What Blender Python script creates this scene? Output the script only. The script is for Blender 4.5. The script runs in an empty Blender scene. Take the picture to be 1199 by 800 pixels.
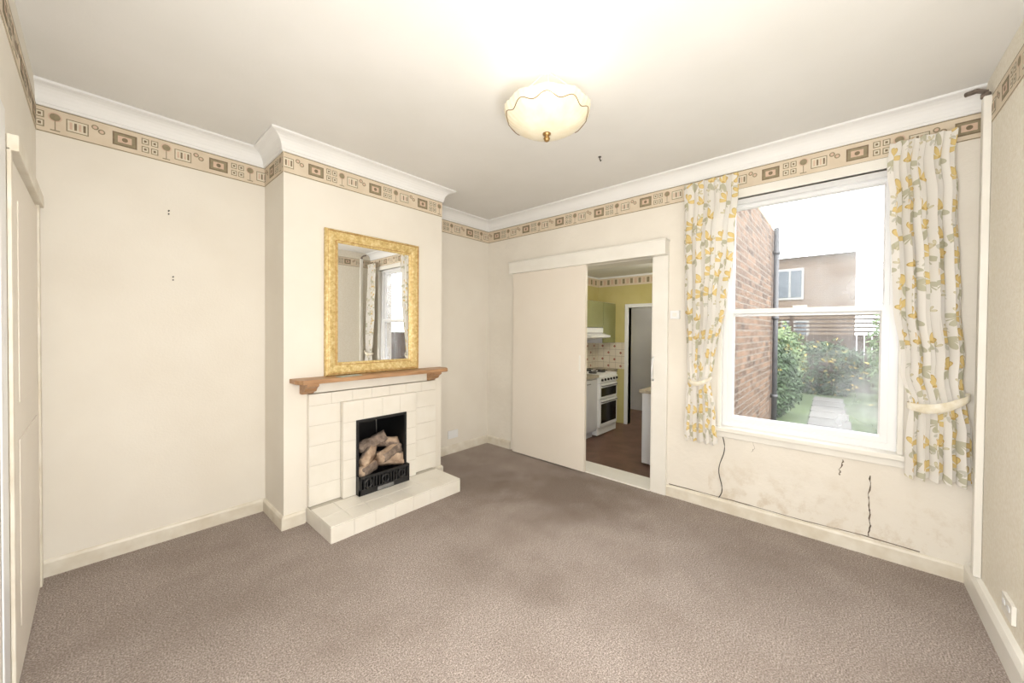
import bpy, bmesh, math, random
from mathutils import Vector, Matrix, noise
random.seed(7)
S=bpy.context.scene
COL=bpy.context.collection
pi=math.pi

# ------------------------------------------------------------ materials
def lin(c):
    o=[]
    for v in c:
        v/=255.
        o.append(v/12.92 if v<=.04045 else ((v+.055)/1.055)**2.4)
    return (*o,1)
def nt(name):
    m=bpy.data.materials.new(name); m.use_nodes=True
    t=m.node_tree; return m,t,t.nodes['Principled BSDF']
def L(t,a,b): t.links.new(a,b)
def coords(t,scale=(1,1,1)):
    tc=t.nodes.new('ShaderNodeTexCoord'); mp=t.nodes.new('ShaderNodeMapping')
    mp.inputs['Scale'].default_value=scale; L(t,tc.outputs['Object'],mp.inputs[0]); return mp.outputs[0]
def noise_node(t,vec,scale,detail=3,rough=.5):
    n=t.nodes.new('ShaderNodeTexNoise'); n.inputs['Scale'].default_value=scale; n.inputs['Detail'].default_value=detail
    n.inputs['Roughness'].default_value=rough; L(t,vec,n.inputs['Vector']); return n.outputs['Fac']
def ramp(t,fac,stops):
    r=t.nodes.new('ShaderNodeValToRGB'); e=r.color_ramp.elements
    while len(e)<len(stops): e.new(.5)
    for i,(p,c) in enumerate(stops): e[i].position=p; e[i].color=c
    L(t,fac,r.inputs[0]); return r.outputs[0]
def bump(t,b,h,strength=.3,dist=.01):
    n=t.nodes.new('ShaderNodeBump'); n.inputs['Strength'].default_value=strength; n.inputs['Distance'].default_value=dist
    L(t,h,n.inputs['Height']); L(t,n.outputs[0],b.inputs['Normal'])
def mix(t,fac,a,b,mode='MIX'):
    n=t.nodes.new('ShaderNodeMix'); n.data_type='RGBA'; n.blend_type=mode
    for s,v in ((0,fac),(6,a),(7,b)):
        if isinstance(v,(int,float)): n.inputs[s].default_value=v
        elif isinstance(v,tuple): n.inputs[s].default_value=v
        else: L(t,v,n.inputs[s])
    return n.outputs[2]
def math_(t,op,a,b=None,clamp=False):
    n=t.nodes.new('ShaderNodeMath'); n.operation=op; n.use_clamp=clamp
    for i,v in enumerate((a,b)):
        if v is None: continue
        if isinstance(v,(int,float)): n.inputs[i].default_value=v
        else: L(t,v,n.inputs[i])
    return n.outputs[0]
def M(name,c1,c2=None,rough=.6,metal=0,scale=8,bs=0,bscale=None,bdist=.004,stretch=(1,1,1),detail=3,spec=.5):
    m,t,b=nt(name); b.inputs['Roughness'].default_value=rough; b.inputs['Metallic'].default_value=metal
    b.inputs['Specular IOR Level'].default_value=spec
    v=coords(t,stretch); c2=c2 or tuple(max(0,x-7) for x in c1)
    f=noise_node(t,v,scale,detail); L(t,ramp(t,f,[(.3,lin(c1)),(.7,lin(c2))]),b.inputs['Base Color'])
    if bs: bump(t,b,noise_node(t,v,bscale or scale*4,2),bs,bdist)
    return m

mWall=M('wallpaper_cream',(238,233,223),(233,227,216),.75,scale=2.5,bs=.35,bscale=90,bdist=.002,spec=.2)
mWallR=M('wallpaper_textured',(240,235,223),(231,224,208),.8,scale=60,bs=.5,bscale=110,bdist=.003,spec=.2)
def wallwin():
    m,t,b=nt('wallpaper_cream_worn'); v=coords(t)
    c=ramp(t,noise_node(t,v,2.5,3),[(.3,lin((238,233,223))),(.7,lin((232,226,215)))])
    sp=t.nodes.new('ShaderNodeSeparateXYZ'); tc=t.nodes.new('ShaderNodeTexCoord'); L(t,tc.outputs['Object'],sp.inputs[0])
    low=math_(t,'SUBTRACT',1.,math_(t,'MULTIPLY',sp.outputs[2],2.0),True)
    n=ramp(t,noise_node(t,v,10,7,.7),[(.5,(0,0,0,1)),(.66,(.75,.75,.75,1))])
    n=math_(t,'MULTIPLY',n,low)
    right=math_(t,'LESS_THAN',sp.outputs[1],.8)
    c=mix(t,math_(t,'MULTIPLY',n,right),c,lin((202,186,162)))
    L(t,c,b.inputs['Base Color']); b.inputs['Roughness'].default_value=.75; b.inputs['Specular IOR Level'].default_value=.2
    bump(t,b,noise_node(t,v,6,6,.6),.5,.02); return m
mWallW=wallwin()
mCeil=M('ceiling_paint',(233,232,229),(228,227,223),.8,scale=2,bs=.2,bscale=60,bdist=.002,spec=.2)
mWhite=M('white_gloss_paint',(240,238,231),(234,231,223),.35,scale=5)
mCornice=M('plaster_white',(242,242,241),(238,238,237),.6,scale=3)
mSkirt=M('skirting_cream_paint',(237,232,220),(218,209,191),.4,scale=9)
mDoor=M('door_cream_paint',(236,229,218),(232,224,212),.45,scale=2)
mUPVC=M('upvc_white',(242,243,244),(238,239,240),.3,scale=2)
mTile=M('fireplace_tile_cream',(238,234,225),(233,228,217),.3,scale=7)
mGrout=M('tile_grout',(208,202,190),(194,188,175),.8,scale=30)
mWood=M('mantel_pine',(190,150,112),(160,120,84),.45,scale=6,stretch=(1,8,8),detail=5)
mBlack=M('cast_iron_black',(22,22,23),(34,34,36),.45,scale=20,bs=.2,bscale=80)
mSoot=M('firebox_black',(16,16,17),(34,33,33),.35,scale=6)
mGray=M('metal_grey',(120,120,120),(140,140,140),.4,scale=20)
mDark=M('dark_mark',(128,114,98),(92,80,66),.8,scale=30)
mCable=M('cable_dark',(66,61,57),(52,48,46),.6)
mLog=M('log_split_wood',(220,196,170),(158,132,112),.8,scale=18,bs=.8,bscale=60,bdist=.008,detail=6)
mLogEnd=M('log_bark',(168,150,136),(104,90,80),.9,scale=24,bs=1,bscale=50,bdist=.01,detail=6)
mBrownMetal=M('brown_metal',(150,138,128),(96,82,72),.5,metal=.3,scale=30)

def carpet():
    m,t,b=nt('carpet_taupe'); v=coords(t)
    fine=noise_node(t,v,150,3,.8); mid=noise_node(t,v,42,3,.6); big=noise_node(t,v,1.9,6,.65)
    c=ramp(t,fine,[(.37,lin((122,111,106))),(.5,lin((176,164,156))),(.63,lin((228,216,208)))])
    c=mix(t,ramp(t,mid,[(.35,(0,0,0,1)),(.65,(.3,.3,.3,1))]),c,lin((152,139,132)))
    c=mix(t,ramp(t,big,[(.42,(0,0,0,1)),(.68,(.4,.4,.4,1))]),c,lin((134,119,109)))
    tc=t.nodes.new('ShaderNodeTexCoord'); n4=noise_node(t,v,4,4)
    def spot(cx,cy,r,amt,c,col=(112,97,87)):
        d=t.nodes.new('ShaderNodeVectorMath'); d.operation='DISTANCE'
        L(t,tc.outputs['Object'],d.inputs[0]); d.inputs[1].default_value=(cx,cy,0)
        k=math_(t,'DIVIDE',d.outputs['Value'],r); k=math_(t,'ADD',k,math_(t,'MULTIPLY',n4,1.1))
        k=ramp(t,math_(t,'MULTIPLY',k,.5),[(.42,(amt,amt,amt,1)),(.78,(0,0,0,1))]); return mix(t,k,c,lin(col))
    c=spot(2.75,1.75,.75,.6,c); c=spot(2.3,2.5,.55,.45,c); c=spot(1.45,1.65,.3,.25,c); c=spot(1.6,1.2,.2,.25,c); c=spot(2.6,.4,.5,.25,c); c=spot(.4,2.3,.5,.2,c)
    L(t,c,b.inputs['Base Color']); b.inputs['Roughness'].default_value=.95; b.inputs['Specular IOR Level'].default_value=.1
    bump(t,b,fine,.8,.01); return m
mCarpet=carpet()

def brickmat(name,c1,c2,mort,bw,bh,msz,axes=('X','Z'),offset=.5,rough=.9,var=True):
    m,t,b=nt(name); tc=t.nodes.new('ShaderNodeTexCoord'); sp=t.nodes.new('ShaderNodeSeparateXYZ'); cb=t.nodes.new('ShaderNodeCombineXYZ')
    L(t,tc.outputs['Object'],sp.inputs[0]); L(t,sp.outputs[axes[0]],cb.inputs[0]); L(t,sp.outputs[axes[1]],cb.inputs[1])
    br=t.nodes.new('ShaderNodeTexBrick'); br.offset=offset; br.inputs['Scale'].default_value=1
    br.inputs['Brick Width'].default_value=bw; br.inputs['Row Height'].default_value=bh; br.inputs['Mortar Size'].default_value=msz
    br.inputs['Color1'].default_value=lin(c1); br.inputs['Color2'].default_value=lin(c2); br.inputs['Mortar'].default_value=lin(mort)
    L(t,cb.outputs[0],br.inputs['Vector']); c=br.outputs['Color']
    if var: c=mix(t,.35,c,ramp(t,noise_node(t,tc.outputs['Object'],9,4),[(.3,lin(c1)),(.7,lin(c2))]),'MIX')
    L(t,c,b.inputs['Base Color']); b.inputs['Roughness'].default_value=rough
    inv=math_(t,'SUBTRACT',1.,br.outputs['Fac']); bump(t,b,inv,.5,.01); return m
mBrick=brickmat('brick_stock',(128,101,80),(62,47,38),(118,111,101),.225,.075,.010)
mBrickY=brickmat('brick_far',(116,98,82),(92,76,64),(122,115,106),.225,.075,.008,('Y','Z'))
mKTile=brickmat('kitchen_wall_tile',(232,224,208),(228,218,200),(186,176,160),.11,.11,.003,('X','Z'),0,.3,False)
mKTileY=brickmat('kitchen_wall_tile_end',(232,224,208),(228,218,200),(186,176,160),.11,.11,.003,('Y','Z'),0,.3,False)
mKFloor=M('kitchen_floor_brown',(126,93,78),(98,71,58),.4,scale=6,detail=5)
mKWall=M('kitchen_wall_yellow',(208,197,138),(198,187,124),.7,scale=3)
mGreen=M('kitchen_cabinet_green',(156,157,112),(144,146,100),.5,scale=3)
mKUnit=M('kitchen_unit_white',(214,215,220),(204,205,211),.4,scale=3)
mWorktop=M('worktop_speckled',(186,176,160),(150,140,124),.4,scale=80)
mHall=M('hall_wall_grey',(196,196,202),(186,186,194),.7,scale=2)
mRedMotif=M('tile_motif_red',(182,122,104),(156,98,82),.4,scale=30)
mOvenGlass=M('oven_glass_black',(18,18,20),(26,26,30),.12,scale=3)
mHouseGlass=M('house_window_glass',(70,76,82),(90,96,102),.5,scale=3)
mHouseFrame=M('house_window_frame',(150,148,144),(138,136,132),.5,scale=3)
mFence=M('fence_timber',(84,70,60),(60,49,41),.9,scale=5,stretch=(1,1,6))
mLeaf=M('leaf_green',(66,92,50),(26,46,22),.6,scale=3,detail=5)
mLeaf2=M('leaf_light',(120,136,92),(64,88,50),.6,scale=3,detail=5)
mFlowerY=M('petal_yellow',(196,172,96),(180,150,70),.6)
mPath=M('concrete_path',(122,119,115),(92,89,85),.9,scale=6,detail=5)
mGrass=M('garden_grass',(84,98,60),(58,74,42),.95,scale=5,detail=6)
mSlate=M('roof_slate',(124,120,120),(104,101,103),.7,scale=6)
mPipeG=M('drainpipe_grey',(84,84,86),(70,70,72),.5)
mB0=M('border_base',(225,211,190),(217,201,178),.7,scale=12)
mB1=M('border_olive',(158,146,118),(140,128,102),.7,scale=40)
mB2=M('border_brown',(140,124,98),(120,105,82),.7,scale=40)
mB3=M('border_pink',(219,193,171),(210,182,159),.7,scale=40)
mB4=M('border_cream',(230,221,202),(222,212,191),.7,scale=40)

def goldmat():
    m,t,b=nt('gilt_frame_gold'); v=coords(t)
    f=noise_node(t,v,40,6,.65); c=ramp(t,f,[(.3,lin((184,150,90))),(.5,lin((215,189,128))),(.7,lin((236,219,170)))])
    L(t,c,b.inputs['Base Color']); b.inputs['Metallic'].default_value=.2; b.inputs['Roughness'].default_value=.4
    bump(t,b,f,.35,.004); return m
mGold=goldmat()
mGoldD=M('gilt_frame_groove',(190,140,84),(160,112,60),.45,metal=.25,scale=30)
def mirrormat():
    m,t,b=nt('mirror_silver'); b.inputs['Base Color'].default_value=(.95,.96,.96,1); b.inputs['Metallic'].default_value=1; b.inputs['Roughness'].default_value=.01; return m
mMirror=mirrormat()
def glassmat():
    # clear pane; glare haze painted in as a translucent film, stronger right and up
    m=bpy.data.materials.new('window_glass_haze'); m.use_nodes=True; t=m.node_tree; t.nodes.clear()
    o=t.nodes.new('ShaderNodeOutputMaterial'); tr=t.nodes.new('ShaderNodeBsdfTransparent'); g=t.nodes.new('ShaderNodeBsdfTranslucent'); g.inputs['Color'].default_value=(.96,.97,1,1)
    v=coords(t); n=noise_node(t,v,3.2,4,.55)
    sp=t.nodes.new('ShaderNodeSeparateXYZ'); L(t,v,sp.inputs[0])
    side=math_(t,'MULTIPLY',math_(t,'SUBTRACT',.38,sp.outputs[1]),1.9,True)
    upper=math_(t,'MULTIPLY',math_(t,'SUBTRACT',sp.outputs[2],1.5),.09,True)
    f=math_(t,'ADD',math_(t,'ADD',.025,upper),math_(t,'MULTIPLY',side,ramp(t,n,[(.36,(.10,.10,.10,1)),(.64,(.42,.42,.42,1))])))
    mx=t.nodes.new('ShaderNodeMixShader'); L(t,f,mx.inputs[0]); L(t,tr.outputs[0],mx.inputs[1]); L(t,g.outputs[0],mx.inputs[2]); L(t,mx.outputs[0],o.inputs[0]); return m
mGlass=glassmat()
def bowlmat():
    m,t,b=nt('lamp_glass_cream'); v=coords(t); f=noise_node(t,v,14,4)
    c=ramp(t,f,[(.3,lin((234,226,204))),(.7,lin((224,212,182)))])
    L(t,c,b.inputs['Base Color']); b.inputs['Roughness'].default_value=.25
    L(t,c,b.inputs['Emission Color']); b.inputs['Emission Strength'].default_value=.12; return m
mBowl=bowlmat()
def curtainmat():
    m=bpy.data.materials.new('curtain_floral'); m.use_nodes=True; t=m.node_tree; b=t.nodes['Principled BSDF']; out=t.nodes['Material Output']
    uv=t.nodes.new('ShaderNodeUVMap'); uv.uv_map='UVMap'
    def layer(c,scale,off,R,keep,petal,centre,leaf):
        mp=t.nodes.new('ShaderNodeMapping'); mp.inputs['Scale'].default_value=(scale,scale*.8,1); mp.inputs['Location'].default_value=(off,off*.7,0)
        L(t,uv.outputs[0],mp.inputs[0])
        vo=t.nodes.new('ShaderNodeTexVoronoi'); vo.voronoi_dimensions='2D'; vo.inputs['Scale'].default_value=1; vo.inputs['Randomness'].default_value=.55
        L(t,mp.outputs[0],vo.inputs['Vector'])
        sb=t.nodes.new('ShaderNodeVectorMath'); sb.operation='SUBTRACT'; L(t,mp.outputs[0],sb.inputs[0]); L(t,vo.outputs['Position'],sb.inputs[1])
        sp=t.nodes.new('ShaderNodeSeparateXYZ'); L(t,sb.outputs[0],sp.inputs[0])
        rn=t.nodes.new('ShaderNodeSeparateColor'); L(t,vo.outputs['Color'],rn.inputs[0])
        th=math_(t,'ARCTAN2',sp.outputs[0],sp.outputs[1])
        rot=math_(t,'MULTIPLY',math_(t,'SUBTRACT',rn.outputs[0],.5),2.4)
        th=math_(t,'ADD',th,rot)                      # tulip head leans a little either way
        th=math_(t,'SUBTRACT',math_(t,'MODULO',math_(t,'ADD',th,3*pi),2*pi),pi)
        at=math_(t,'ABSOLUTE',th); D=vo.outputs['Distance']
        pc=math_(t,'POWER',math_(t,'ABSOLUTE',math_(t,'COSINE',math_(t,'MULTIPLY',th,3.5))),.6)
        on=math_(t,'LESS_THAN',rn.outputs[1],keep)
        rad=math_(t,'MULTIPLY',pc,math_(t,'MULTIPLY',on,R))
        d=math_(t,'SUBTRACT',rad,D); ins=math_(t,'GREATER_THAN',d,0.)
        head=math_(t,'MULTIPLY',ins,math_(t,'LESS_THAN',at,1.35))
        edge=math_(t,'MULTIPLY',head,math_(t,'LESS_THAN',d,.035))
        lf=math_(t,'MULTIPLY',ins,math_(t,'GREATER_THAN',at,2.25))
        sx=math_(t,'MULTIPLY',math_(t,'SINE',at),D)
        stem=math_(t,'MULTIPLY',math_(t,'MULTIPLY',math_(t,'LESS_THAN',sx,.022),math_(t,'GREATER_THAN',at,2.)),math_(t,'MULTIPLY',on,math_(t,'LESS_THAN',D,.46)))
        c=mix(t,math_(t,'MULTIPLY',math_(t,'MAXIMUM',lf,stem),.8),c,lin(leaf))
        c=mix(t,head,c,lin(petal)); c=mix(t,edge,c,lin(centre))
        c=mix(t,math_(t,'MULTIPLY',head,math_(t,'LESS_THAN',D,.09)),c,lin(centre)); return c
    n=t.nodes.new('ShaderNodeRGB'); n.outputs[0].default_value=lin((240,237,231))
    c=layer(n.outputs[0],13,3.3,.34,.5,(222,216,190),(204,194,160),(204,203,190))
    c=layer(c,8.4,0,.50,.82,(232,210,148),(208,180,114),(190,188,160))
    L(t,c,b.inputs['Base Color']); b.inputs['Roughness'].default_value=.85; b.inputs['Specular IOR Level'].default_value=.1
    tr=t.nodes.new('ShaderNodeBsdfTranslucent'); L(t,c,tr.inputs[0]); mx=t.nodes.new('ShaderNodeMixShader'); mx.inputs[0].default_value=.2
    L(t,b.outputs[0],mx.inputs[1]); L(t,tr.outputs[0],mx.inputs[2]); L(t,mx.outputs[0],out.inputs[0]); return m
mCurtain=curtainmat()

# ------------------------------------------------------------ mesh builder
class MB:
    def __init__(s,name): s.name=name; s.v=[]; s.f=[]; s.m=[]; s.mats=[]
    def mi(s,m):
        if m not in s.mats: s.mats.append(m)
        return s.mats.index(m)
    def poly(s,pts,m):
        n=len(s.v); s.v+= [tuple(p) for p in pts]; s.f.append(tuple(range(n,n+len(pts)))); s.m.append(s.mi(m)); return s
    def box(s,x0,x1,y0,y1,z0,z1,m,T=None):
        n=len(s.v); c=[(x0,y0,z0),(x1,y0,z0),(x1,y1,z0),(x0,y1,z0),(x0,y0,z1),(x1,y0,z1),(x1,y1,z1),(x0,y1,z1)]
        if T: c=[tuple(T@Vector(p)) for p in c]
        s.v+=c
        for q in ((0,3,2,1),(4,5,6,7),(0,1,5,4),(1,2,6,5),(2,3,7,6),(3,0,4,7)): s.f.append(tuple(n+i for i in q)); s.m.append(s.mi(m))
        return s
    def tube(s,path,r,m,seg=12,cap=True,closed=False):
        path=[Vector(p) for p in path]; n0=len(s.v); k=len(path)
        rs=r if isinstance(r,(list,tuple)) else [r]*k
        for i,p in enumerate(path):
            a=path[(i-1)%k] if (closed or i>0) else p; b=path[(i+1)%k] if (closed or i<k-1) else p
            d=(b-a).normalized(); u=d.cross(Vector((0,0,1)))
            if u.length<.05: u=d.cross(Vector((0,1,0)))
            u.normalize(); w=d.cross(u)
            for j in range(seg):
                an=2*pi*j/seg; s.v.append(tuple(p+u*math.cos(an)*rs[i]+w*math.sin(an)*rs[i]))
        mm=s.mi(m)
        for i in range(k if closed else k-1):
            for j in range(seg):
                a=n0+i*seg+j; b=n0+i*seg+(j+1)%seg; c=n0+((i+1)%k)*seg+(j+1)%seg; d=n0+((i+1)%k)*seg+j
                s.f.append((a,b,c,d)); s.m.append(mm)
        if cap and not closed:
            s.f.append(tuple(n0+j for j in range(seg))[::-1]); s.m.append(mm); s.f.append(tuple(n0+(k-1)*seg+j for j in range(seg))); s.m.append(mm)
        return s
    def lathe(s,cx,cy,prof,m,seg=32,wav=None):
        n0=len(s.v)
        for i,(r,z) in enumerate(prof):
            for j in range(seg):
                a=2*pi*j/seg; rr,zz=r,z
                if wav: rr,zz=wav(i,a,r,z)
                s.v.append((cx+rr*math.cos(a),cy+rr*math.sin(a),zz))
        mm=s.mi(m)
        for i in range(len(prof)-1):
            for j in range(seg):
                s.f.append((n0+i*seg+j,n0+i*seg+(j+1)%seg,n0+(i+1)*seg+(j+1)%seg,n0+(i+1)*seg+j)); s.m.append(mm)
        return s
    def frame(s,rings,fn,m):
        n0=len(s.v); ms=m if isinstance(m,(list,tuple)) else [m]*len(rings)
        for (u0,u1,v0,v1,h) in rings:
            for (u,v) in ((u0,v0),(u1,v0),(u1,v1),(u0,v1)): s.v.append(tuple(fn(u,v,h)))
        for i in range(len(rings)-1):
            for j in range(4):
                s.f.append((n0+i*4+j,n0+i*4+(j+1)%4,n0+(i+1)*4+(j+1)%4,n0+(i+1)*4+j)); s.m.append(s.mi(ms[i]))
        return s
    def make(s,smooth=False,bevel=0,parent=None,uvs=None,recalc=True,seg=2):
        me=bpy.data.meshes.new(s.name); me.from_pydata(s.v,[],s.f); 
        for m in s.mats: me.materials.append(m)
        for p,i in zip(me.polygons,s.m): p.material_index=i; p.use_smooth=smooth
        if uvs:
            ul=me.uv_layers.new(name='UVMap')
            for lp in me.loops: ul.data[lp.index].uv=uvs[lp.vertex_index]
        if recalc:
            b=bmesh.new(); b.from_mesh(me); bmesh.ops.recalc_face_normals(b,faces=b.faces); b.to_mesh(me); b.free()
        o=bpy.data.objects.new(s.name,me); COL.objects.link(o)
        if bevel:
            md=o.modifiers.new('b','BEVEL'); md.width=bevel; md.segments=seg; md.limit_method='ANGLE'
        if parent: o.parent=parent
        return o

def sweep(name,pts,prof,m,bevel=0,into=None):
    """room outline walked so the interior is on the right; prof=(offset from wall,z) closed"""
    b=into or MB(name); n0=len(b.v); k=len(pts); P=[Vector(p) for p in pts]; off=[]
    for i in range(k):
        ns=[]
        for a,c in ((i-1,i),(i,i+1)):
            if a>=0 and c<k:
                d=(P[c]-P[a]).normalized(); ns.append(Vector((d.y,-d.x)))
        off.append(ns[0] if len(ns)==1 else (ns[0]+ns[1])/(1+ns[0].dot(ns[1])))
    q=len(prof)
    for i in range(k):
        for d,z in prof: p=P[i]+off[i]*d; b.v.append((p.x,p.y,z))
    mm=b.mi(m)
    for i in range(k-1):
        for j in range(q):
            b.f.append((n0+i*q+j,n0+i*q+(j+1)%q,n0+(i+1)*q+(j+1)%q,n0+(i+1)*q+j)); b.m.append(mm)
    b.f.append(tuple(n0+j for j in range(q))); b.m.append(mm); b.f.append(tuple(n0+(k-1)*q+j for j in range(q))); b.m.append(mm)
    return b if into else b.make(bevel=bevel)

# ------------------------------------------------------------ room dims
XW,YA,YR,XL,YB,XB1,XB2,ZC=3.263,3.326,-.546,-.218,2.90,.865,2.217,2.74
ZB,ZT=2.485,2.625
MB('floor').box(XL-.2,XW,YR-.2,YA+.2,-.2,0,mCarpet).make()
MB('ceiling').box(XL-.2,XW+.25,YR-.2,YA+.25,ZC,ZC+.2,mCeil).make()
MB('wall_left').box(XL-.2,XL,YR-.2,YA+.25,0,ZC,mWall).make()
MB('wall_right').box(XL,XW+.25,YR-.2,YR,0,ZC,mWallR).make()
MB('wall_back').box(XL,XW,YA,YA+.2,0,ZC,mWall).make()
w=MB('wall_window')
X2=XW+.24
for (a,b_,c,d) in ((YR,-.25,0,ZC),(-.25,.72,0,.66),(-.25,.72,2.42,ZC),(.72,1.25,0,ZC),(1.25,2.1,2.08,ZC),(2.1,YA+.2,0,ZC)):
    w.box(XW,X2,a,b_,c,d,mWallW)
w.make()
FX0,FX1,FZ0,FZ1=1.345,1.775,.11,.69
cb=MB('wall_chimney_breast')
cb.box(XB1,FX0,YB,YA,0,ZC,mWall).box(FX1,XB2,YB,YA,0,ZC,mWall).box(FX0,FX1,YB,YA,FZ1,ZC,mWall).box(FX0,FX1,YB,YA,0,FZ0,mWall)
cb.make()

prof=[(0,ZC),(.095,ZC),(.095,ZC-.012),(.085,ZC-.016)]
for i in range(7):
    a=i/6*pi/2; prof.append((.085-.07*math.sin(a),(ZC-.016)-.082*(1-math.cos(a))))
prof+=[(.012,ZC-.10),(.012,ZT),(0,ZT)]
outline=[(XL,YA),(XB1,YA),(XB1,YB),(XB2,YB),(XB2,YA),(XW,YA),(XW,YR)]
sweep('trim_cornice',outline,prof,mCornice)

bd=MB('trim_wallpaper_border')
bpath=[(XL,YR+.01),(XL,YA),(XB1,YA),(XB1,YB),(XB2,YB),(XB2,YA),(XW,YA),(XW,YR),(XL,YR)]
sweep('x',bpath,[(0,ZB),(.002,ZB),(.002,ZT),(0,ZT)],mB0,into=bd)
hB=ZT-ZB
def seg_border(p,q,u0):
    p=Vector(p); q=Vector(q); d=(q-p); Ln=d.length; d.normalize(); n=Vector((d.y,-d.x))
    def R(u,v,w_,h_,m,k):
        a=max(u,0.003); c=min(u+w_,Ln-.003)
        if c-a<.004: return
        o=.002+.0006*k
        bd.poly([(p+d*a+n*o).to_3d()+Vector((0,0,ZB+v)),(p+d*c+n*o).to_3d()+Vector((0,0,ZB+v)),(p+d*c+n*o).to_3d()+Vector((0,0,ZB+v+h_)),(p+d*a+n*o).to_3d()+Vector((0,0,ZB+v+h_))],m)
    def D(u,v,r,m,k):
        if u-r<.003 or u+r>Ln-.003: return
        o=.002+.0006*k
        bd.poly([(p+d*(u+r*math.cos(t*pi/7))+n*o).to_3d()+Vector((0,0,ZB+v+r*math.sin(t*pi/7))) for t in range(14)],m)
    R(0,0,Ln,.006,mB1,1); R(0,hB-.005,Ln,.005,mB1,1)
    u=-u0
    while u<Ln:
        R(u+.01,.03,.105,.08,mB2,1); R(u+.018,.038,.089,.064,mB1,2); R(u+.032,.05,.06,.04,mB3,3); D(u+.0625,.07,.013,mB2,4)
        for v in (.028,.078):
            for uu in (.135,.178):
                R(u+uu,v,.034,.038,mB1,1); R(u+uu+.005,v+.005,.024,.028,mB4,2); R(u+uu+.011,v+.012,.012,.014,mB2,3)
        R(u+.248,.02,.004,.07,mB1,1); D(u+.25,.095,.026,mB3,1); D(u+.25,.095,.02,mB1,2)
        R(u+.232,.018,.036,.006,mB1,1)
        R(u+.29,.035,.085,.07,mB1,1); R(u+.295,.04,.075,.06,mB4,2)
        for k in range(4): R(u+.303+k*.017,.05,.010,.04,mB2 if k%2 else mB3,3)
        for uu,vv in ((.40,.10),(.426,.082)):
            R(u+uu-.0015,.02,.003,vv-.02,mB1,1); D(u+uu,vv,.015,mB1,2); D(u+uu,vv,.009,mB3,3)
        u+=.46
u0=0
for i in range(len(bpath)-1):
    seg_border(bpath[i],bpath[i+1],u0); u0=(u0+(Vector(bpath[i+1])-Vector(bpath[i])).length)%.46
bd.make(recalc=False)

sk=[(0,.0),(.018,.0),(.018,.078),(.012,.09),(.006,.094),(0,.094)]
sweep('baseboard_back',[(XL,YA),(XB1,YA),(XB1,YB),(1.0,YB)],sk,mSkirt)
sweep('baseboard_alcove',[(2.14,YB),(XB2,YB),(XB2,YA),(XW,YA),(XW,2.93)],sk,mSkirt)
sweep('baseboard_window',[(XW,1.13),(XW,YR)],sk,mSkirt)
sweep('baseboard_right',[(XW-.02,YR),(XL,YR)],[(0,.0),(.03,.0),(.03,.1),(.02,.125),(.0,.13)],mWhite)

# ------------------------------------------------------------ fireplace
fp=MB('fireplace')
SX0,SX1,SY=1.015,2.13,2.86
IX0,IX1,IY=1.24,1.885,2.815
HZ=.115; TS=.93
def slab(x0,x1,y0,y1,z0,z1,m=mGrout): fp.box(x0,x1,y0,y1,z0,z1,m)
slab(SX0+.004,FX0,SY+.004,YB-.001,HZ,TS); slab(FX1,SX1-.004,SY+.004,YB-.001,HZ,TS); slab(FX0,FX1,SY+.004,YB-.001,FZ1,TS)
slab(IX0+.004,FX0,IY+.004,SY+.01,HZ,.845); slab(FX1,IX1-.004,IY+.004,SY+.01,HZ,.845); slab(FX0,FX1,IY+.004,SY+.01,FZ1,.845)
slab(SX0+.004,2.096,2.474,YB-.001,0,HZ-.004)
tl=MB('tiles')
def tiles_xz(x0,x1,z0,z1,y,nx,nz,th=.008):
    for i in range(nx):
        for j in range(nz):
            a=x0+(x1-x0)*i/nx; b=x0+(x1-x0)*(i+1)/nx; c=z0+(z1-z0)*j/nz; d=z0+(z1-z0)*(j+1)/nz
            tl.box(a+.0012,b-.0012,y,y+th,c+.0012,d-.0012,mTile)
def tiles_yz(y0,y1,z0,z1,x,ny,nz,th=.008):
    for i in range(ny):
        for j in range(nz):
            a=y0+(y1-y0)*i/ny; b=y0+(y1-y0)*(i+1)/ny; c=z0+(z1-z0)*j/nz; d=z0+(z1-z0)*(j+1)/nz
            tl.box(min(x,x+th),max(x,x+th),a+.001,b-.001,c+.0012,d-.0012,mTile)
def tiles_xy(x0,x1,y0,y1,z,nx,ny,th=.008):
    for i in range(nx):
        for j in range(ny):
            a=x0+(x1-x0)*i/nx; b=x0+(x1-x0)*(i+1)/nx; c=y0+(y1-y0)*j/ny; d=y0+(y1-y0)*(j+1)/ny
            tl.box(a+.0012,b-.0012,c+.0012,d-.0012,z-th,z,mTile)
tiles_xz(SX0,IX0,HZ,.845,SY,1,5); tiles_xz(IX1,SX1,HZ,.845,SY,1,5); tiles_xz(SX0,SX1,.845,TS,SY,7,1)
tiles_yz(SY+.008,YB-.001,HZ,TS,SX0,1,5); tiles_yz(SY+.008,YB-.001,HZ,TS,SX1-.008,1,5)
tiles_xz(IX0,FX0,HZ,FZ1,IY,1,4); tiles_xz(FX1,IX1,HZ,FZ1,IY,1,4); tiles_xz(IX0,IX1,FZ1,.845,IY,4,1)
tiles_yz(IY+.008,SY,HZ,.845,IX0,1,5); tiles_yz(IY+.008,SY,HZ,.845,IX1-.008,1,5)
tl.box(IX0,IX1,IY,SY+.01,.843,.85,mTile)
HX0,HX1,HY=1.01,2.10,2.47
tiles_xy(HX0,HX1,HY,IY,HZ,7,2); tiles_xz(HX0,HX1,0,HZ-.009,HY,7,1); tiles_yz(HY+.008,YB-.002,0,HZ-.009,HX0,3,1); tiles_yz(HY+.008,YB-.002,0,HZ-.009,HX1-.008,3,1)
fpo=fp.make(); tlo=tl.make(bevel=.002,parent=fpo)
fb=MB('fireplace_insert_grate')
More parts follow.
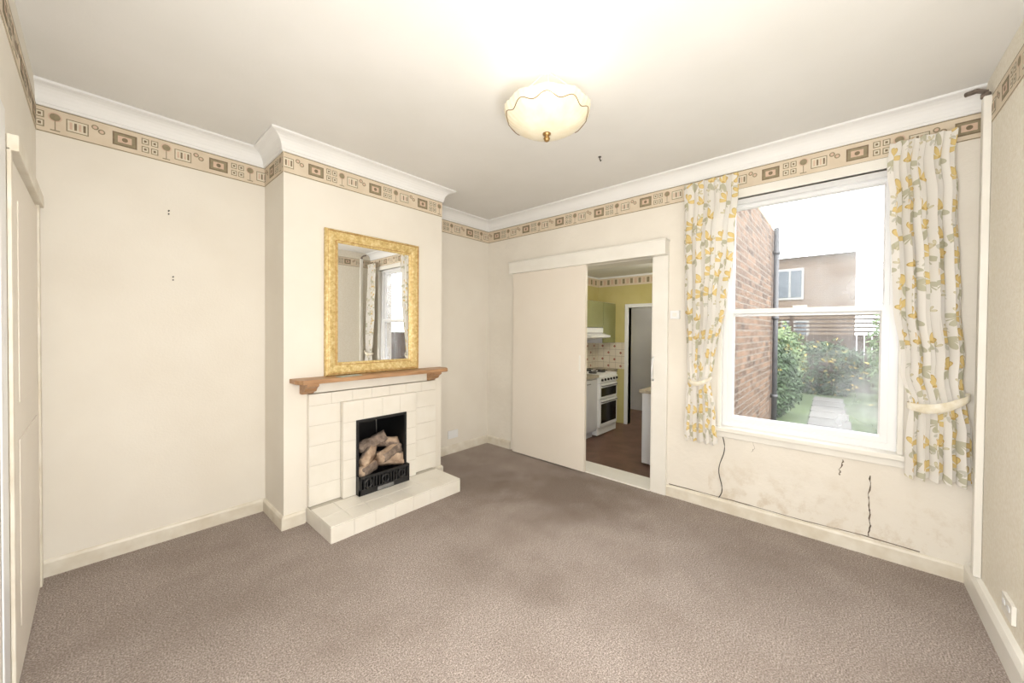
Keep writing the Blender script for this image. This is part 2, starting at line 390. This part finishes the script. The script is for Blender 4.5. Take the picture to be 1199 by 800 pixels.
fb.poly([(FX0,YA-.05,HZ-.005),(FX1,YA-.05,HZ-.005),(FX1-.02,YA-.02,FZ1),(FX0+.02,YA-.02,FZ1)],mSoot)
fb.box(FX0,FX0+.006,IY+.012,YA-.03,HZ-.004,FZ1,mSoot).box(FX1-.006,FX1,IY+.012,YA-.03,HZ-.004,FZ1,mSoot).box(FX0,FX1,IY+.012,YA-.03,FZ1-.006,FZ1,mSoot).box(FX0,FX1,IY+.012,YA-.03,HZ-.004,HZ+.002,mSoot)
fb.frame([(FX0-.006,FX1+.006,HZ,FZ1+.006,0),(FX0-.006,FX1+.006,HZ,FZ1+.006,.008),(FX0+.014,FX1-.014,HZ,FZ1-.014,.008),(FX0+.014,FX1-.014,HZ,FZ1-.014,-.02)],lambda u,v,h:(u,IY-h,v),mBlack)
GY=IY-.055
fb.box(FX0-.005,FX1+.005,GY,GY+.012,HZ,HZ+.045,mBlack)
fb.box(FX0-.005,FX1+.005,GY,GY+.012,HZ+.125,HZ+.145,mBlack)
fb.box(FX0-.005,FX0+.005,GY,IY+.02,HZ,HZ+.145,mBlack).box(FX1-.005,FX1+.005,GY,IY+.02,HZ,HZ+.145,mBlack)
for i in range(17):
    x=FX0+.012+i*(FX1-FX0-.024)/16; fb.tube([(x,GY+.006,HZ+.04),(x,GY+.006,HZ+.13)],.0075,mBlack,6)
for cx in (FX0+.07,FX1-.07,(FX0+FX1)/2):
    ring=[(cx+.03*math.cos(a*pi/8),GY-.001,HZ+.085+.03*math.sin(a*pi/8)) for a in range(16)]
    fb.tube(ring,.006,mBlack,6,closed=True)
fb.box((FX0+FX1)/2-.07,(FX0+FX1)/2+.07,GY-.006,GY,HZ+.008,HZ+.034,mGray)
for i in range(9):
    x=FX0+.03+i*(FX1-FX0-.06)/8; fb.tube([(x,GY+.012,HZ+.11),(x,YA-.1,HZ+.11)],.006,mBlack,6)
fb.make()
lg=MB('firewood_logs')
def log(c,d,r,ln):
    c=Vector(c); d=Vector(d).normalized(); N=14; n0=len(lg.v); seg=20; u=d.cross(Vector((0,0,1))).normalized(); w_=d.cross(u); sd=random.random()*50
    for i in range(N):
        t=i/(N-1)-.5
        for j in range(seg):
            a=2*pi*j/seg
            flat=1 if math.sin(a+sd)<.3 else .6
            rr=r*flat*(1+.28*noise.noise(Vector((math.cos(a)*1.5+sd,math.sin(a)*1.5,t*3)))+.1*noise.noise(Vector((math.cos(a)*5+sd,math.sin(a)*5,t*9))))*(1 if 0<i<N-1 else .92)
            p=c+d*(t*ln+.02*noise.noise(Vector((a*.8,sd,t))))+u*(math.cos(a)*rr+.015*noise.noise(Vector((t*3,sd,1))))+w_*math.sin(a)*rr; lg.v.append(tuple(p))
    for i in range(N-1):
        for j in range(seg):
            a=2*pi*(j+.5)/seg
            lg.f.append((n0+i*seg+j,n0+i*seg+(j+1)%seg,n0+(i+1)*seg+(j+1)%seg,n0+(i+1)*seg+j)); lg.m.append(lg.mi(mLog if math.sin(a+sd)>.1 else mLogEnd))
    lg.f.append(tuple(n0+j for j in range(seg))); lg.m.append(lg.mi(mLog)); lg.f.append(tuple(n0+(N-1)*seg+j for j in range(seg))); lg.m.append(lg.mi(mLog))
cx=(FX0+FX1)/2; z0=HZ+.17
log((cx-.10,2.88,z0),(1,.5,.1),.06,.2); log((cx+.11,2.87,z0+.01),(1,-.6,-.05),.062,.2); log((cx,3.0,z0),(1,.1,0),.06,.34)
log((cx+.08,2.86,z0+.09),(1,.35,.2),.058,.22); log((cx-.08,2.88,z0+.09),(.9,.7,.45),.055,.2); log((cx-.02,2.94,z0+.17),(1,-.2,.4),.052,.24)
log((cx+.11,2.92,z0+.165),(1,-.3,-.2),.052,.17)
lg.make(smooth=True)
# mantel
mt=MB('mantel_shelf'); zt=1.05
pts=[(.90,YB-.001),(.90,2.79),(.93,2.72),(2.155,2.72),(2.20,2.79),(2.20,YB-.001)]
for z in (zt-.03,zt):
    for (x,y) in pts: mt.v.append((x,y,z))
k=len(pts); mm=mt.mi(mWood)
mt.f.append(tuple(range(k))[::-1]); mt.m.append(mm); mt.f.append(tuple(range(k,2*k))); mt.m.append(mm)
for j in range(k): mt.f.append((j,(j+1)%k,k+(j+1)%k,k+j)); mt.m.append(mm)
for x in (.965,2.03):
    q=[(2.899,zt-.031),(2.75,zt-.031),(2.75,zt-.05),(2.78,zt-.065),(2.80,zt-.09),(2.84,zt-.10),(2.855,zt-.114),(2.899,zt-.114)]
    n=len(mt.v)
    for xx in (x,x+.08):
        for (y,z) in q: mt.v.append((xx,y,z))
    K=len(q); mt.f.append(tuple(n+i for i in range(K))); mt.m.append(mm); mt.f.append(tuple(n+K+i for i in range(K))); mt.m.append(mm)
    for j in range(K): mt.f.append((n+j,n+(j+1)%K,n+K+(j+1)%K,n+K+j)); mt.m.append(mm)
mt.box(1.045,2.03,2.865,2.899,zt-.114,zt-.031,mTile)
mt.make(bevel=.004)
pa=MB('paper_leaflet'); pa.box(-.09,.09,-.035,.035,0,.003,M('leaflet_paper',(190,196,190),(150,170,160),.5,scale=30),T=Matrix.Translation((1.27,2.785,zt))@Matrix.Rotation(.2,4,'Z')); pa.make()

# mirror
MX0,MX1,MZ0,MZ1=1.13,1.94,zt+.001,2.155
mr=MB('wall_mirror')
def mf(u,v,h): return (u,YB-.006-h,v)
r_=[]; ms=[]
for (i,h,m_) in ((0,0,mGold),(0,.022,mGold),(.006,.034,mGold),(.014,.038,mGoldD),(.018,.034,mGold),(.030,.036,mGold),(.05,.032,mGold),(.070,.026,mGold),(.078,.022,mGoldD),(.082,.024,mGold),(.094,.018,mGold),(.1,.01,mGold)):
    r_.append((MX0+i,MX1-i,MZ0+i,MZ1-i,h)); ms.append(m_)
mr.frame(r_,mf,ms)
mr.poly([mf(MX0+.095,MZ0+.095,.012),mf(MX1-.095,MZ0+.095,.012),mf(MX1-.095,MZ1-.095,.012),mf(MX0+.095,MZ1-.095,.012)],mMirror)
mr.poly([mf(MX0,MZ0,0),mf(MX1,MZ0,0),mf(MX1,MZ1,0),mf(MX0,MZ1,0)],mBrownMetal)
mr.make(recalc=False)

# ------------------------------------------------------------ sliding door + opening
sd=MB('door_1_sliding'); sd.box(3.195,3.235,1.90,2.845,.012,2.07,mDoor)
sd.box(3.191,3.195,1.945,1.965,1.0,1.16,mWhite)
sd.make(bevel=.004)
pe=MB('trim_sliding_door_pelmet'); pe.box(3.165,XW-.001,1.125,2.89,2.052,2.18,mWhite); pe.box(3.158,XW-.001,1.12,2.895,2.172,2.185,mWhite); pe.make(bevel=.004)
cs=MB('trim_door_casing'); cs.box(3.24,XW+.24,1.205,1.262,0,2.05,mWhite); cs.box(3.232,XW-.001,1.125,1.25,0,2.052,mWhite)
cs.box(XW+.001,XW+.24,2.06,2.098,0,2.078,mWhite); cs.box(XW+.001,XW+.24,1.26,2.07,2.05,2.078,mWhite); cs.make(bevel=.004)
th=MB('trim_threshold'); th.box(XW-.03,XW+.24,1.26,2.1,-.12,.012,mWhite); th.make(bevel=.003)
dh=MB('door_pull_handle'); dh.tube([(3.232,1.24,.98),(3.205,1.24,1.0),(3.2,1.24,1.08),(3.205,1.24,1.16),(3.232,1.24,1.18)],.009,mUPVC,8); dh.make(smooth=True)

# ------------------------------------------------------------ window
wd=MB('window_1')
WX=3.30
def wf(u,v,h): return (WX-h,u,v)
O=(-.255,.725,.665,2.425)
wd.frame([(O[0],O[1],O[2],O[3],-.09),(O[0],O[1],O[2],O[3],0),(O[0]+.05,O[1]-.04,O[2]+.045,O[3]-.04,0),(O[0]+.05,O[1]-.04,O[2]+.045,O[3]-.04,-.09)],wf,mUPVC)
ZM=1.545
def sash(y0,y1,z0,z1,h,fw,back):
    wd.frame([(y0,y1,z0,z1,h-back),(y0,y1,z0,z1,h),(y0+fw,y1-fw,z0+fw,z1-fw,h),(y0+fw+.008,y1-fw-.008,z0+fw+.008,z1-fw-.008,h-back*.5),(y0+fw+.008,y1-fw-.008,z0+fw+.008,z1-fw-.008,h-back)],wf,mUPVC)
    g=fw+.006
    wd.poly([wf(y0+g,z0+g,h-back*.5),wf(y1-g,z0+g,h-back*.5),wf(y1-g,z1-g,h-back*.5),wf(y0+g,z1-g,h-back*.5)],mGlass)
sash(-.205,.685,ZM-.02,2.385,-.05,.022,.035)
sash(-.205,.685,.71,ZM+.035,-.01,.034,.035)
wd.box(WX-.01,WX,.2,.28,ZM+.036,ZM+.05,mUPVC)
wd.make(recalc=False)
ar=MB('trim_window_casing')
ar.frame([(-.27,.74,.66,2.485,0),(-.27,.74,.66,2.485,.016),(-.245,.715,.66,2.42,.016),(-.245,.715,.66,2.42,-.03)],lambda u,v,h:(XW-.001-h,u,v),mWhite)
ar.make(bevel=.003)
sl=MB('trim_window_sill'); sl.box(3.205,WX+.01,-.30,.755,.635,.668,mWhite); sl.box(3.24,XW-.001,-.285,.74,.585,.635,mWhite); sl.make(bevel=.006)

# ------------------------------------------------------------ curtains
def interp(keys,z):
    keys=sorted(keys)
    if z<=keys[0][0]: return keys[0][1:]
    for a,b in zip(keys,keys[1:]):
        if z<=b[0]:
            t=(z-a[0])/(b[0]-a[0]); t=t*t*(3-2*t); return [x+(y-x)*t for x,y in zip(a[1:],b[1:])]
    return keys[-1][1:]
def curtain(keys,ztop,zbot,x,n,seed,fullw):
    b=MB('curtain'); NU,NV=170,100; uv=[]
    for j in range(NV+1):
        z=ztop+(zbot-ztop)*j/NV; y0,y1,amp=interp(keys,z); 
        for i in range(NU+1):
            s=i/NU; ph=2*pi*n*s+1.3*noise.noise(Vector((s*3,z*1.2,seed)))
            xx=x+amp*math.sin(ph)*(.75+.7*noise.noise(Vector((s*5,z*.7,seed+9))))+.014*noise.noise(Vector((s*9,z*4,seed)))
            yy=y0+(y1-y0)*s+amp*.3*math.sin(ph*2+1)+.012*noise.noise(Vector((z*4,seed,0)))
            b.v.append((min(xx,3.215),yy,z+.01*math.sin(ph)*(1 if j>NV-3 or j<2 else 0))); uv.append((s*fullw,z))
    mm=b.mi(mCurtain)
    for j in range(NV):
        for i in range(NU):
            a=j*(NU+1)+i; b.f.append((a,a+1,a+NU+2,a+NU+1)); b.m.append(mm)
    return b.make(smooth=True,uvs=uv,recalc=False)
c1=curtain([(.54,.705,.945,.024),(.85,.735,.945,.024),(1.02,.765,.93,.014),(1.2,.74,.94,.026),(1.6,.67,.955,.032),(2.1,.62,.97,.030),(2.5,.595,.975,.020),(2.58,.595,.975,.016)],2.58,.535,3.16,5,1.,.56)
c2=curtain([(.57,-.53,-.275,.03),(.85,-.525,-.28,.028),(1.0,-.505,-.285,.016),(1.2,-.495,-.25,.028),(1.6,-.475,-.215,.034),(2.1,-.455,-.195,.030),(2.45,-.45,-.185,.020),(2.53,-.45,-.185,.016)],2.53,.57,3.155,5,5.,.56)
mCurtTie=M('tieback_cream',(238,234,222),(216,206,180),.8,scale=24)
def tieback(y0,y1,z,x,sag,parent,h=.05):
    b=MB('tieback'); N=36
    for i in range(N+1):
        a=2*pi*i/N; yc=(y0+y1)/2; yy=yc+(y1-y0)/2*1.06*math.cos(a); xx=x+.052*math.sin(a)
        dz=-sag*(.5-.5*math.cos(a))-.035*math.sin(a)**2*(1 if math.sin(a)<0 else 0)
        hh=h*(.55+.45*abs(math.sin(a)))
        for v,bl in ((-1,0),(-.5,.007),(0,.009),(.5,.007),(1,0)):
            b.v.append((xx+bl*math.sin(a)+.003*noise.noise(Vector((a*4,v*3,z))),yy,z+dz+v*hh+.006*noise.noise(Vector((a*3,v,1)))))
    for i in range(N):
        for k in range(4): a=i*5+k; b.f.append((a,a+1,a+6,a+5)); b.m.append(b.mi(mCurtTie))
    return b.make(smooth=True,recalc=False,parent=parent)
tieback(.765,.93,1.02,3.16,-.03,c1,.018)
tieback(-.505,-.28,.985,3.155,-.075,c2,.027)

# ------------------------------------------------------------ pendant light
px,py=1.506,1.125
pl=MB('pendant_ceiling_light')
R=.213; prof=[]
for i in range(14):
    t=i/13; prof.append((max(.006,R*math.sin(t*pi/2)**.9),2.385+.115*(1-math.cos(t*pi/2))**.85))
def wv(i,a,r,z):
    k=(i/13)**3
    return r*(1+.010*k*math.cos(10*a)+.008*math.cos(40*a)*(i/13)),z+.003*k*math.cos(10*a)
pl.lathe(px,py,prof,mBowl,160,wv)
prof2=[(.003,2.345),(.012,2.35),(.017,2.362),(.01,2.372),(.02,2.38),(.022,2.388),(.006,2.39)]
mBrass=M('brass',(160,130,84),(134,104,62),.3,metal=.6,scale=10)
pl.lathe(px,py,prof2,mBrass,16)
pl.lathe(px,py,[(.001,ZC-.055),(.02,ZC-.05),(.028,ZC-.03),(.045,ZC-.012),(.048,ZC-.001)],mUPVC,20)
for k in range(3):
    a=k*2*pi/3+.4; pl.tube([(px+.2*math.cos(a),py+.2*math.sin(a),2.495),(px+.01*math.cos(a),py+.01*math.sin(a),ZC-.05)],.002,mUPVC,6)
pl.tube([(px,py,2.39),(px,py,2.47)],.008,mBrass,8)
ln=[(px+R*.93*(1+.03*math.cos(10*a))*math.cos(a)*1.012,py+R*.93*(1+.03*math.cos(10*a))*math.sin(a)*1.012,2.460+.010*math.cos(10*a)) for a in [i*2*pi/120 for i in range(120)]]
pl.tube(ln,.0018,mBrass,5,closed=True)
pl.make(smooth=True)
def point_light(name,loc,e,r,col=(1,.95,.88)):
    l=bpy.data.lights.new(name,'POINT'); l.energy=e; l.shadow_soft_size=r; l.color=col
    o=bpy.data.objects.new(name,l); o.location=loc; COL.objects.link(o); return o
point_light('pendant_bulb',(px,py,2.47),1.5,.06,(1,.97,.93))

# ------------------------------------------------------------ small fittings
def plate(name,x0,x1,y0,y1,z0,z1,m=mUPVC,extra=None):
    b=MB(name); b.box(x0,x1,y0,y1,z0,z1,m)
    if extra: extra(b)
    return b.make(bevel=.003)
plate('wall_vent',2.64,2.78,YA-.012,YA-.001,.17,.26,extra=lambda b:[b.box(2.655,2.765,YA-.015,YA-.011,.185+i*.014,.191+i*.014,mUPVC) for i in range(5)])
plate('light_switch',XW-.028,XW-.001,1.03,1.105,1.51,1.58,extra=lambda b:b.box(XW-.033,XW-.027,1.05,1.085,1.53,1.56,mWhite))
plate('power_socket',2.53,2.66,YR+.001,YR+.015,.19,.27,m=mWhite,extra=lambda b:[b.box(x,x+.03,YR+.015,YR+.018,.23,.25,mUPVC) for x in (2.55,2.61)])
for (x,z) in ((.32,2.17),(.34,1.74)):
    b=MB('wall_screw'); b.tube([(x,YA,z),(x,YA-.02,z)],.004,mCable,8).tube([(x,YA-.002,z-.02),(x,YA-.012,z-.02)],.004,mCable,8); b.make()
b=MB('ceiling_hook'); hx,hy=2.58,1.42; b.tube([(hx,hy,ZC),(hx,hy,ZC-.02),(hx+.012,hy,ZC-.03),(hx+.02,hy,ZC-.02)],.004,mCable,8).tube([(hx,hy,ZC),(hx,hy,ZC-.004)],.012,mCable,12); b.make()
b=MB('trim_pipe_conduit'); b.box(3.06,3.11,YR+.001,YR+.03,.13,2.63,mWhite); b.make(bevel=.004)
b=MB('pipe_elbow_bracket'); b.tube([(3.085,YR+.02,2.625),(3.085,YR+.02,2.66),(3.11,YR+.045,2.685),(3.135,YR+.08,2.69)],.012,mBrownMetal,10).tube([(3.085,YR+.02,2.63),(3.085,YR+.02,2.65)],.018,mBrownMetal,10); b.make(smooth=True)
def crack(name,pts,r,m=mDark,jit=.006,off=.0005):
    b=MB(name); P=[]
    for (a,c) in zip(pts,pts[1:]):
        for k in range(6):
            t=k/6; P.append((XW-off,a[0]+(c[0]-a[0])*t+random.uniform(-jit,jit),a[1]+(c[1]-a[1])*t))
    b.tube(P,[r*random.uniform(.4,1.4) for _ in P],m,5); return b.make()
b=MB('loose_cable'); b.tube([(XW-.006-.006*math.sin(i*.5),.705-.02*math.sin(i*.42)+.035*max(0,(i-14)/6)**2,.60-i*.025) for i in range(21)],.0032,mCable,6); b.make(smooth=True)
crack('wall_crack',[(0,.57),(.015,.5),(.01,.46)],.004)
crack('wall_crack',[(-.13,.50),(-.125,.36),(-.135,.2),(-.13,.1)],.0038)
crack('wall_crack',[(1.1,.10),(.6,.105),(.2,.10),(-.1,.11),(-.4,.10)],.003)
crack('wall_crack',[(.5,.60),(.49,.54),(.52,.50)],.0014)

# ------------------------------------------------------------ left wall door
ld=MB('door_2'); ld.box(XL+.001,XL+.01,2.33,3.20,.005,2.03,mDoor)
ld.box(XL+.01,XL+.013,2.45,3.10,.2,.95,mDoor).box(XL+.01,XL+.013,2.45,3.10,1.1,1.9,mDoor); ld.make(bevel=.002)
lc=MB('trim_door_architrave'); lc.box(XL+.001,XL+.012,2.29,2.33,0,2.06,mSkirt).box(XL+.001,XL+.018,3.20,3.26,0,2.06,mSkirt).box(XL+.001,XL+.03,2.29,3.27,2.05,2.11,mSkirt); lc.make(bevel=.003)
le=MB('trim_door_frame_edge'); le.box(XL+.001,XL+.006,2.10,2.22,0,2.17,mUPVC); le.make(bevel=.002)

# ------------------------------------------------------------ kitchen
KF=-.12; KX=5.81
MB('floor_kitchen').box(XW+.24,7.1,.9,3.6,KF-.1,KF,mKFloor).make()
MB('ceiling_kitchen').box(XW+.24,7.1,.9,3.6,2.32,2.42,mCeil).make()
MB('wall_kitchen_left').box(XW+.24,7.1,3.2,3.4,KF,2.32,mKWall).make()
MB('wall_kitchen_right').box(XW+.24,7.1,.88,1.12,-.3,3.1,mKWall).make()
b=MB('wall_kitchen_end'); b.box(KX,KX+.1,1.12,2.24,KF,2.32,mKWall).box(KX,KX+.1,2.64,3.2,KF,2.32,mKWall).box(KX,KX+.1,2.24,2.64,1.79,2.32,mKWall); b.make()
b=MB('trim_kitchen_doorway'); b.box(KX-.02,KX+.1,2.64,2.70,KF,1.85,mUPVC).box(KX-.02,KX+.1,2.18,2.24,KF,1.85,mUPVC).box(KX-.02,KX+.1,2.24,2.64,1.79,1.85,mUPVC); b.make(bevel=.003)
MB('wall_hall').box(7.0,7.1,1.12,3.2,KF,2.32,mHall).make()
b=MB('door_3'); b.box(6.96,6.995,2.0,2.62,KF,1.8,mUPVC).box(6.952,6.96,2.1,2.55,KF+.2,.75,mHall).box(6.952,6.96,2.1,2.55,.95,1.65,mHall); b.make(bevel=.004)
b=MB('trim_kitchen_border'); b.box(XW+.25,KX-.004,3.194,3.199,2.16,2.30,mB0).box(KX-.005,KX-.001,1.13,3.19,2.16,2.30,mB0)
for i in range(30):
    y=1.15+i*.068; b.box(KX-.007,KX-.005,y,y+.04,2.19,2.27,mB1 if i%2 else mB3)
    x=3.6+i*.072; b.box(x,x+.045,3.192,3.194,2.19,2.27,mB1 if i%2 else mB3)
b.box(XW+.25,KX-.004,3.19,3.199,2.295,2.32,mCornice).box(KX-.03,KX-.001,1.13,3.19,2.295,2.32,mCornice)
b.make()
b=MB('kitchen_splashback_tiles'); b.box(XW+.3,KX-.001,3.19,3.199,.78,1.22,mKTile); b.box(KX-.01,KX-.001,2.70,3.19,.78,1.22,mKTileY)
for i in range(16):
    for j in range(4):
        if (i+j)%2==0:
            x=3.96+i*.11+.055; z=.77+j*.11+.055
            b.poly([(x-.024,3.188,z),(x,3.188,z-.024),(x+.024,3.188,z),(x,3.188,z+.024)],mRedMotif)
            if i<4:
                y=2.75+i*.11+.02; b.poly([(KX-.012,y-.024,z),(KX-.012,y,z-.024),(KX-.012,y+.024,z),(KX-.012,y,z+.024)],mRedMotif)
b.make(recalc=False)
b=MB('kitchen_base_cabinet'); b.box(3.75,4.765,2.64,3.19,KF+.1,.74,mKUnit).box(3.75,4.765,2.70,3.19,KF,KF+.1,mKUnit)
for x in (3.76,4.27): b.box(x,x+.49,2.622,2.64,KF+.12,.72,mKUnit).box(x+.2,x+.3,2.612,2.622,.66,.672,mGray)
b.box(3.74,4.77,2.60,3.19,.74,.78,mWorktop); b.make(bevel=.003)
b=MB('kitchen_corner_cabinet'); b.box(5.38,KX-.012,2.84,3.19,KF,.74,mKUnit).box(5.375,KX-.012,2.82,3.185,.74,.78,mWorktop); b.make(bevel=.003)
b=MB('cooker'); x0,x1,y0=4.78,5.365,2.63
b.box(x0,x1,y0,3.18,KF+.02,.75,mUPVC).box(x0,x1,y0-.01,3.18,.75,.775,mUPVC)
b.box(x0+.02,x1-.02,y0-.03,y0,.66,.745,mUPVC)
b.box(x0+.03,x1-.03,y0-.028,y0,.43,.64,mUPVC).box(x0+.06,x1-.06,y0-.032,y0-.028,.455,.58,mOvenGlass)
b.box(x0+.03,x1-.03,y0-.028,y0,.02,.41,mUPVC).box(x0+.06,x1-.06,y0-.032,y0-.028,.07,.35,mOvenGlass)
for z in (.61,.38): b.tube([(x0+.06,y0-.05,z),(x1-.06,y0-.05,z)],.009,mGray,8).box(x0+.06,x0+.075,y0-.05,y0-.02,z-.006,z+.006,mGray).box(x1-.075,x1-.06,y0-.05,y0-.02,z-.006,z+.006,mGray)
for i in range(6): 
    x=x0+.07+i*.09; b.tube([(x,y0-.03,.70),(x,y0-.052,.70)],.018,mBlack,12)
for (x,y) in ((x0+.16,2.8),(x0+.43,2.8),(x0+.16,3.05),(x0+.43,3.05)):
    b.tube([(x,y,.775),(x,y,.79)],.06,mBlack,16)
    for a in range(4): b.tube([(x,y,.805),(x+.1*math.cos(a*pi/2),y+.1*math.sin(a*pi/2),.805)],.006,mBlack,6)
for fx in (x0+.04,x1-.04):
    for fy in (y0+.04,3.14): b.tube([(fx,fy,KF),(fx,fy,KF+.03)],.02,mBlack,8)
b.make(bevel=.003)
b=MB('kitchen_wall_cabinet'); b.box(5.39,KX-.002,2.89,3.19,1.21,1.87,mKUnit).box(5.392,KX-.004,2.872,2.89,1.215,1.865,mGreen)
b.box(4.4,5.385,2.89,3.19,1.46,1.87,mKUnit).box(4.402,4.89,2.872,2.89,1.465,1.865,mGreen).box(4.895,5.383,2.872,2.89,1.465,1.865,mGreen)
b.tube([(5.43,2.86,1.28),(5.43,2.86,1.38)],.006,mGray,8); b.make(bevel=.003)
b=MB('cooker_hood'); b.box(4.785,5.38,2.87,3.19,1.38,1.455,mUPVC)
n=len(b.v); b.v+=[(4.79,2.74,1.31),(5.375,2.74,1.31),(5.375,3.19,1.25),(4.79,3.19,1.25),(4.79,2.74,1.34),(5.375,2.74,1.34),(5.375,2.95,1.385),(4.79,2.95,1.385),(5.375,3.19,1.385),(4.79,3.19,1.385)]
for q in ((0,1,2,3),(0,1,5,4),(4,5,6,7),(6,7,9,8),(2,3,9,8)): b.f.append(tuple(n+i for i in q)); b.m.append(b.mi(mUPVC))
b.f.append((n+0,n+4,n+7,n+9,n+3)); b.m.append(0); b.f.append((n+1,n+5,n+6,n+8,n+2)); b.m.append(0); b.make()
b=MB('kitchen_counter_unit'); b.box(4.16,5.3,1.13,1.72,KF+.02,.70,mKUnit).box(4.14,5.3,1.125,1.75,.70,.735,mWorktop)
b.box(4.2,4.7,1.72,1.735,KF+.06,.68,mKUnit).box(4.72,5.28,1.72,1.735,KF+.06,.68,mKUnit).box(4.2,5.25,1.2,1.65,KF,KF+.03,mKUnit); b.make(bevel=.004)
b=MB('kitchen_fill_fitting'); b.lathe(4.5,1.6,[(.001,2.21),(.05,2.215),(.09,2.24),(.1,2.29),(.07,2.319)],mBowl,24); b.make(smooth=True)  # unseen fitting, added to go with the kitchen fill
point_light('kitchen_fill_light',(4.5,1.6,2.1),21,.08,(1,.97,.92))  # added point light that brightens the kitchen
point_light('hall_fill_light',(6.4,2.0,2.0),14,.1,(1,.98,.97))  # added fill for the hallway, no fitting behind it

# ------------------------------------------------------------ garden
MB('ground_garden').box(XW+.24,40,-30,40,-.45,-.32,mGrass).make()
b=MB('wall_exterior_brick'); b.box(XW+.245,7.1,.85,.88,-.32,3.0,mBrick).box(7.1,7.15,.85,3.4,-.32,3.0,mBrickY)
b.box(7.15,8.4,.93,1.08,-.32,1.75,mBrick)
b.make()
b=MB('drainpipe'); b.tube([(6.95,.8,-.3),(6.95,.8,3.0)],.035,mPipeG,12)
for z in (.4,1.6,2.6): b.tube([(6.95,.8,z),(6.95,.8,z+.05)],.045,mPipeG,12)
b.make(smooth=True)
b=MB('garden_path')
for i in range(3): 
    for j in range(3): b.box(3.6+i*.95,4.52+i*.95,-.95+j*.45,-.52+j*.45,-.32,-.29,mPath)
for i in range(8): b.box(6.45+i*.8,7.2+i*.8,-.2+i*.03,.45+i*.02,-.32,-.29,mPath)
b.make(bevel=.01)
b=MB('garden_fence'); fx=14.5
for i in range(70): 
    y=-6+i*.16; b.box(fx,fx+.02,y,y+.145,-.3,1.35,mFence)
for i in range(5): b.box(fx-.06,fx,-6+i*2.4,-5.9+i*2.4,-.3,1.95,mFence)
for z in (1.42,1.54,1.66,1.78,1.9): b.box(fx,fx+.02,-6,5.2,z,z+.05,mFence)
b.make()
b=MB('garden_fence'); 
for i in range(70):
    x=3.9+i*.152; b.box(x,x+.14,-2.6,-2.58,-.3,1.35,mFence)
b.make()
def bush(c,r,n,sz,m,name='garden_bush',fl=0):
    b=MB(name); c=Vector(c)
    for i in range(n):
        d=Vector((random.gauss(0,1),random.gauss(0,1),random.gauss(0,1))).normalized(); k=random.uniform(.72,1.02)
        k*=1+.25*noise.noise(d*2.3+c)
        p=c+Vector((d.x*r[0],d.y*r[1],d.z*r[2]))*k; p.z=max(p.z,-.3)
        u=Vector((random.gauss(0,1),random.gauss(0,1),random.gauss(0,1))).normalized(); w_=u.orthogonal().normalized(); s=sz*random.uniform(.6,1.3)
        mm=mFlowerY if (fl and i%fl==0) else m
        b.poly([p-u*s,p+w_*s*.4-u*s*.2,p+u*s,p-w_*s*.4-u*s*.2],mm)
    b.tube([(c.x,c.y,-.32),(c.x,c.y,c.z)],.05,mFence,8)
    return b.make(recalc=False)
bush((9.6,1.15,.35),(.9,.5,.8),3800,.05,mLeaf)
bush((11.7,1.3,.7),(.8,.6,.9),2800,.06,mLeaf2,fl=18)
bush((8.4,-1.0,.25),(1.1,.62,.8),3500,.05,mLeaf2,fl=30)
bush((11.5,-1.3,1.0),(1.4,.95,1.4),4500,.07,mLeaf2)
bush((5.2,.62,-.2),(.8,.15,.2),900,.04,mLeaf)
bush((13.7,.5,.4),(.5,1.0,.8),3000,.06,mLeaf,fl=16)
b=MB('neighbour_house'); nx=21
b.box(nx,nx+6,-.3,6.0,-.3,4.8,mBrickY)
b.poly([(nx-.2,-.5,4.8),(nx-.2,6.2,4.8),(nx+4,6.2,6.4),(nx+4,-.5,6.4)],mSlate)
for (y,z) in ((1.4,2.9),(3.4,2.9),(1.2,.6),(3.2,.6)):
    b.box(nx-.04,nx,y,y+1.0,z,z+1.4,mHouseFrame).box(nx-.06,nx-.04,y+.08,y+.46,z+.1,z+1.3,mHouseGlass).box(nx-.06,nx-.04,y+.54,y+.92,z+.1,z+1.3,mHouseGlass)
b.make()

# ------------------------------------------------------------ lights
W=bpy.data.worlds.new('sky'); S.world=W; W.use_nodes=True; bg=W.node_tree.nodes['Background']; bg.inputs[0].default_value=(.95,.98,1,1); bg.inputs[1].default_value=5.3
sn=bpy.data.lights.new('sun','SUN'); sn.energy=4; sn.angle=.03; sn.color=(1,.97,.92); so=bpy.data.objects.new('sun',sn); COL.objects.link(so)
so.rotation_euler=Vector((.35,.75,-.75)).to_track_quat('-Z','Y').to_euler(); so.location=(8,-6,8)
point_light('camera_fill_light',(.34,.06,1.36),103,.15,(.985,.988,1))  # unseen fill added beside the camera to lift the whole room

# ------------------------------------------------------------ camera
f,yaw,pitch,roll,cy=435.6263,.7302,-.0128,.0075,393.017
cp,sp=math.cos(pitch),math.sin(pitch)
fw=Vector((math.cos(yaw)*cp,math.sin(yaw)*cp,sp)); r0=Vector((math.sin(yaw),-math.cos(yaw),0)); u0=r0.cross(fw)
cr,sr=math.cos(roll),math.sin(roll); rt=r0*cr+u0*sr; up=u0*cr-r0*sr
cam=bpy.data.cameras.new('camera'); co=bpy.data.objects.new('camera',cam); COL.objects.link(co); S.camera=co
cam.sensor_width=36; cam.lens=f/1199*36; cam.shift_y=-(400-cy)/1199; cam.clip_start=.02; cam.clip_end=200
co.matrix_world=Matrix(((rt.x,up.x,-fw.x,0),(rt.y,up.y,-fw.y,0),(rt.z,up.z,-fw.z,1.4),(0,0,0,1)))
S.view_settings.view_transform='Standard'
